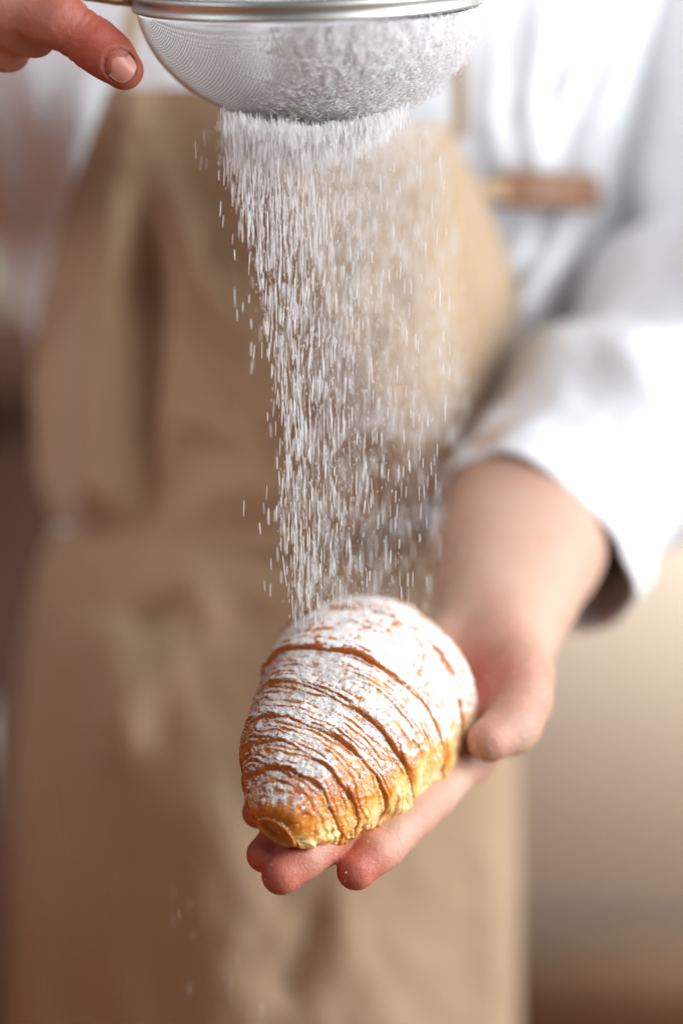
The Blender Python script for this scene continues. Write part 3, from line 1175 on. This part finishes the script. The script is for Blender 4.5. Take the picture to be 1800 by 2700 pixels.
rain(5000, lambda n: 335 + 1300 * rng.random(n) ** 2.1,
     lambda py: xl(py) - 15 + (xr(py) - xl(py)) * rng.beta(1.5, 3.2, len(py)),
     lambda px, py: rng.normal(12, 26, len(px)), (0.4, 2.2), (0.12, 0.3))
# a sparse left fringe
rain(120, lambda n: rng.uniform(330, 1560, n),
     lambda py: xl(py) - np.abs(rng.normal(0, 42, len(py))) + 20,
     lambda px, py: rng.normal(6, 20, len(px)), (4, 9.0), (0.25, 0.6))
# thick fringe leaving the bowl
_fx = lambda n: 572 + (1090 - 572) * rng.beta(2.1, 2.4, n)


def fringe(n):
    px = _fx(n)
    y0 = 4 + 345 * np.sqrt(np.maximum(0, 1 - ((px - 812) / 470) ** 2))
    py = y0 - 14 + 105 * rng.beta(1.1, 2.4, n) * (1.1 - 0.45 * sstep(800, 1080, px))
    cs.append(P(px, py, rng.normal(16, 18, n)))
    ls.append(rng.uniform(2.5, 7.0, n) / 1000)
    ws.append(rng.uniform(0.2, 0.55, n) / 1000)
    ds.append(fall_dir(n, 0.10, 0.03))


fringe(7500)
# lower stragglers past the hand
px = rng.uniform(400, 720, 18)
py = rng.uniform(2150, 2700, 18)
cs.append(P(px, py, rng.normal(70, 25, 18)))
ls.append(rng.uniform(4, 9, 18) / 1000)
ws.append(rng.uniform(0.12, 0.26, 18) / 1000)
ds.append(fall_dir(18, 0.08))
V, F = slivers(np.vstack(cs), np.concatenate(ls), np.concatenate(ws), np.vstack(ds))
new_obj('falling_sugar', V, F, M_GRAIN, closed=False, kind='stuff', label='white icing sugar falling from the sieve onto the croissant', category='sugar')

# sugar thrown along the outside of the bowl, thick on the right
nu, nv = 200, 620
rr = np.linspace(0.0, 0.995, nu)[:, None]
aa = np.linspace(0, 2 * np.pi, nv, endpoint=False)[None, :]
x, y = SR * rr * np.cos(aa), SR * rr * np.sin(aa)
z = bowl_z(x, y) - 3
nn = np.stack([x / SR ** 2, y / SR ** 2, (z + 3) / SDEP ** 2], -1)
nn /= np.linalg.norm(nn, axis=2, keepdims=True)
edge = sstep(-12, 22, x + 14 + 9 * fbm(x / 9, y / 9, z / 9, 44) + 14 * (1 - rr))
hh = 0.45 + 0.3 * edge + 0.8 * edge * fbm(x / 3.5, y / 3.5, z / 3.5, 45)
CV = (np.stack([x, y, z], -1) + nn * hh[..., None]).reshape(-1, 3)
CF = grid_faces(nu, nv, True)
CF = CF[edge.reshape(-1)[CF].mean(axis=1) > 0.03 + 0.9 * rng.random(len(CF))]
n = 34000
a_ = rng.uniform(0, 2 * np.pi, n)
q = np.sqrt(rng.random(n))
x, y = SR * q * np.cos(a_), SR * q * np.sin(a_)
ss = x / SR * 0.75 + q * 0.0
wgt = sstep(-0.32, 0.35, x / SR + 0.25 * noise3(x / 9, y / 9, 0 * x, 4) + 0.3 * (1 - q))
k = rng.random(n) < wgt
x, y = x[k], y[k]
z = bowl_z(x, y) - 3
out = np.stack([x / SR ** 2, y / SR ** 2, (z + 3) / SDEP ** 2], -1)
out /= np.linalg.norm(out, axis=1, keepdims=True)
off = np.abs(rng.normal(0, 2.0, len(x)))
pts = np.stack([x, y, z], -1) + out * off[:, None]
tang = np.cross(out, np.array([0, 1.0, 0.0]))
tang += rng.normal(0, 0.25, tang.shape)
wd = tang @ SM.T
V, F = slivers(S2W(pts), rng.uniform(0.9, 3.2, len(x)) / 1000, rng.uniform(0.2, 0.5, len(x)) / 1000, wd)
V, F = join([(V, F), (S2W(CV), CF)])
new_obj('sifted_sugar', V, F, M_GRAIN, closed=False, kind='stuff', label='white icing sugar passing through the mesh of the sieve', category='sugar')


# ------------------------------------------------------------------ croissant
CS = [(728, 2194, 2, 12.0, 8.5), (742, 2170, 6, 17.5, 14.0), (775, 2120, 16, 25.0, 21.0), (832, 2037, 34, 35.5, 28.5), (888, 1958, 50, 43.0, 35.0),
      (935, 1888, 66, 47.8, 40.5), (974, 1842, 84, 48.5, 42.5), (1012, 1828, 104, 46.0, 40.0), (1045, 1840, 126, 36.0, 30.0), (1060, 1865, 146, 18.0, 18.0)]
st = np.array([np.concatenate([toC(a, b, c - 17), [r1, r2]]) for a, b, c, r1, r2 in CS])
SPN = 700
SP = catmull(st, SPN)
arc = np.concatenate([[0], np.cumsum(np.linalg.norm(np.diff(SP[:, :3], axis=0), axis=1))])
LEN = arc[-1]
TT, E1, E2 = frames(SP[:, :3], (0.77, -0.64, 0.0))
if E2[50, 2] > 0:
    E2 = -E2


def spine(s):
    """s in mm along the axis"""
    out = [np.interp(s, arc, SP[:, i]) for i in range(5)]
    fr = [np.interp(s, arc, M[:, i]) for M in (TT, E1, E2) for i in range(3)]
    return np.stack(out[:3], -1), out[3], out[4], np.stack(fr[0:3], -1), np.stack(fr[3:6], -1), np.stack(fr[6:9], -1)


EDGES = [0.0, 14.0, 24.0, 36.0, 56.0, 76.0, 100.0, LEN]
croissant = empty('croissant', tuple(P(960, 2060, 70)), label='golden croissant dusted with icing sugar lying on the open hand', category='croissant')
surf_pts, surf_nrm, surf_cov = [], [], []


def edge_s(k, th):
    if k == 0:
        return np.zeros_like(th)
    if k == len(EDGES) - 1:
        return np.full_like(th, LEN)
    e = EDGES[k]
    w = 1.6 * noise3(np.cos(th) * 1.3 + k * 7, np.sin(th) * 1.3, 0 * th + k, 40) + 0.7 * noise3(np.cos(th) * 4 + k * 3, np.sin(th) * 4, 0 * th, 41)
    return e + w + 2.4 * np.cos(th - 0.8) * (1 if k % 2 else -0.2)


for k in range(len(EDGES) - 1):
    vis = k < 5
    nth = 460 if vis else 260
    th = np.linspace(0, 2 * np.pi, nth, endpoint=False)[None, :]
    L = EDGES[k + 1] - EDGES[k]
    nr = int(L / (0.33 if vis else 0.8)) + 8
    q = np.linspace(0, 1, nr)[:, None]
    e0, e1_ = edge_s(k, th), edge_s(k + 1, th)
    over = 2.5 if k < len(EDGES) - 2 else 0
    s = e0 + (e1_ + over - e0) * q
    x = s - e0                              # mm behind the lip
    C, R1, R2, T, A1, A2 = spine(s)
    lip = 2.5 * np.sqrt(np.clip(1 - (1 - np.clip(x / 1.7, 0, 1)) ** 2, 0, 1)) * np.exp(-np.maximum(x - 2, 0) / 12.0)
    lip = lip * (0.75 + 0.5 * noise3(np.cos(th) * 2, np.sin(th) * 2, 0 * th + k, 50)) - 0.9 * np.clip(1 - x / 0.8, 0, 1)
    if k == 0:
        lip = -2.5 * np.clip(1 - x / 3.0, 0, 1) ** 2
    # lamination: thin sheets showing as uneven steps
    cth, sth = np.cos(th), np.sin(th)
    ph = s / 3.3 + 1.0 * noise3(cth * 1.6 + 3 * k, sth * 1.6, s / 11.0, 60) + 0.35 * noise3(cth * 5, sth * 5, s / 3.0, 61)
    fr = ph - np.floor(ph)
    msk = sstep(-0.25, 0.45, noise3(cth * 3.2, sth * 3.2, np.floor(ph) * 3.7 + k, 62))
    strat = (0.75 - fr) * 1.05 * msk
    grv = (np.exp(-((fr - 0.0) / 0.16) ** 2) + np.exp(-((fr - 1.0) / 0.20) ** 2)) * msk
    ph2 = s / 1.15 + 0.8 * noise3(cth * 4 + k, sth * 4, s / 5.0, 63)
    fr2 = ph2 - np.floor(ph2)
    m2 = sstep(0.0, 0.6, noise3(cth * 7, sth * 7, np.floor(ph2) * 2.9 + k, 64))
    g2 = np.exp(-((fr2 - 0.5) / 0.22) ** 2) * m2
    strat = strat - 0.5 * grv - 0.22 * g2
    grv = np.maximum(grv, 0.55 * g2)
    # the lower right flank is torn and knobbly
    flank = np.exp(-((np.angle(np.exp(1j * (th + 0.15)))) / 0.55) ** 2)
    knob = flank * (3.4 * noise3(cth * 6 + s / 7, sth * 6, s / 6.0, 70) + 0.6 * noise3(cth * 12, sth * 12, s / 3.0, 71))
    lump = 2.3 * noise3(cth * 1.5, sth * 1.5, s / 17.0, 72) + 0.3 * noise3(cth * 24, sth * 24, s / 1.5, 73) + 0.35 * noise3(cth * 10, sth * 10, s / 3.2, 74)
    h = lip + strat + knob + lump * sstep(0, 6, s + 4)
    sth2 = np.where(sth < 0, 0.72 * sth, sth)   # flatter underneath
    fin = np.ones_like(s)
    if k == len(EDGES) - 2:
        fin = np.sqrt(np.clip(1 - ((x / L)) ** 4, 0.0, 1))
        h = h * fin
    Vv = C + ((R1 * fin + h) * cth)[..., None] * A1 + ((R2 * fin + h) * sth2)[..., None] * A2
    groove = (1 - 0.65 * flank) * np.clip(grv * 0.9 + np.exp(-((x - 0.3) / (0.9 + 1.1 * np.clip(noise3(cth * 3, sth * 3, 0 * s + k, 76), -0.5, 1))) ** 2) * (k > 0) * (0.75 + 1.0 * noise3(cth * 4, sth * 6, 0 * s + k, 77)), 0, 1.4)
    # darker bake just behind each lip, pale in the stretched flank
    bake = 0.38 + 0.30 * np.exp(-((x - 2.2) / 3.0) ** 2) * (k > 0) + 0.18 * np.clip(-cth, 0, 1) + 0.14 * noise3(cth * 2, sth * 2, s / 8.0, 80)
    bake = bake - 0.55 * np.exp(-((np.angle(np.exp(1j * (th - 0.30)))) / 0.45) ** 2) + 0.36 * np.exp(-((np.angle(np.exp(1j * (th + 0.28)))) / 0.30) ** 2)
    bake = bake + 0.22 * noise3(cth * 7, sth * 7, s / 3.5, 81) + 0.05 + 0.16 * sstep(34, 8, s)
    rows = [Vv]
    gr, bk = [groove], [bake]
    if k == 0:                               # rolled end of the horn
        c0 = C[0].mean(axis=0)
        cap = []
        ell = (R1[0, :, None] * np.cos(th[0])[:, None] * A1[0] + R2[0, :, None] * sth2[0][:, None] * A2[0])
        for i, f_ in enumerate(np.linspace(0.97, 0.0, 14)):
            own = (Vv[0] - c0) * f_ ** 2 + ell * (1 - f_)
            base_ = ell * f_ * (1 - f_ ** 6) + (Vv[0] - c0) * f_ * f_ ** 6
            ring = c0 + base_ - T[0] * (1.2 * math.exp(-((f_ - 0.8) / 0.12) ** 2) - 0.8 * (1 - f_) + 0.5 * math.sin(f_ * 11) + 0.7 * noise3(np.cos(th[0]) * 2 * f_, np.sin(th[0]) * 2 * f_, 0 * th[0], 91)[:, None])
            cap.append(ring)
        cap = np.array(cap)[::-1]
        rows = [cap, Vv]
        gr = [np.zeros((14, nth)), groove]
        bk = [0.5 + 0.4 * np.linspace(0, 1, 14)[:, None] ** 5 + 0 * th, bake]
    G = np.concatenate(rows, 0)
    gr, bk = np.concatenate(gr, 0), np.concatenate(bk, 0)
    W = c2w(G)
    du = np.gradient(W, axis=0)
    dv = np.roll(W, -1, 1) - np.roll(W, 1, 1)
    N = np.cross(du, dv)
    N /= np.linalg.norm(N, axis=2, keepdims=True) + 1e-15
    cen = c2w(np.concatenate([np.repeat(C[:1], G.shape[0] - C.shape[0], 0), C], 0) if k == 0 else C)
    if np.einsum('ijk,ijk->ij', N, W - cen).mean() < 0:
        N = -N
    nup = N[..., 2]
    toR = N[..., 0]
    sv = np.concatenate([np.zeros((G.shape[0] - s.shape[0], nth)), s], 0) if k == 0 else s + 0 * th
    cov = sstep(-0.75, 1.12, nup + 0.55 * (sv - 56) / 60 - 0.50 * np.clip(-N[..., 0], 0, 1))
    cthf = np.broadcast_to(np.cos(th - 0.1), cov.shape)
    cov = cov - 0.38 * sstep(0.66, 0.95, cthf) * (1 - 0.55 * sstep(50, 80, sv))
    cov = cov + 0.16 * sstep(34, 12, sv) * sstep(-0.5, 0.3, nup)
    if k == 0:
        cov[:14] *= 0.45
    cov = np.clip(cov, 0, 0.68)
    o = new_obj('pastry_layer', W.reshape(-1, 3), grid_faces(G.shape[0], nth, True), M_CRUST, croissant, attrs={'bake': bk, 'groove': gr, 'cover': cov})
    if vis:
        step = 1
        surf_pts.append(W.reshape(-1, 3))
        surf_nrm.append(N.reshape(-1, 3))
        surf_cov.append((cov * (1 - 0.6 * np.clip(gr, 0, 1))).reshape(-1))

sp_, sn_, sc_ = np.vstack(surf_pts), np.vstack(surf_nrm), np.concatenate(surf_cov)
face = sn_ @ (-FW)
cl = noise3(sp_[:, 0] * 700, sp_[:, 1] * 700, sp_[:, 2] * 700, 90)
w = np.clip(sc_ - 0.16, 0, 1) * (face > -0.3) * np.where(cl > 0.0, 1.0, 0.18)
pick = rng.choice(len(sp_), size=15000, p=w / w.sum())
sz = rng.gamma(3.0, 0.07, len(pick)) / 1000
sz = np.clip(sz, 0.00012, 0.0007)
cc = sp_[pick] + sn_[pick] * (sz * 0.35)[:, None] + rng.normal(0, 0.00015, (len(pick), 3))
V, F = octas(cc, sz)
new_obj('sugar_dusting', V, F, M_GRAIN, croissant, closed=False, kind='stuff')

# specks of sugar on the fingertips and thumb
pts = []
Vw = c2w(lowV)
cand = np.where((lowV[:, 2] < 60))[0]
nz = None
fing = LOW
for tip, n_, sprd in ((fing[1][-1], 16, 9), (fing[0][-1], 12, 12), (fing[0][-4], 40, 14), (fing[1][-3], 30, 12), (fing[2][-1], 2, 6), (fing[4][-1], 150, 14), (fing[4][-3], 170, 14), (fing[4][1], 120, 18)):
    dd = np.linalg.norm(lowV - tip[:3], axis=1)
    c = np.where((dd < sprd * 1.5) & (lowV[:, 2] < tip[2] + 1))[0]
    if len(c):
        pts.append(Vw[rng.choice(c, n_)])
pts = np.vstack(pts)
V, F = octas(pts, rng.gamma(2.5, 0.09, len(pts)).clip(0.1, 0.6) / 1000)
new_obj('sugar_specks', V, F, M_GRAIN, closed=False, kind='stuff', label='white sugar specks scattered on the fingertips under the croissant', category='sugar')
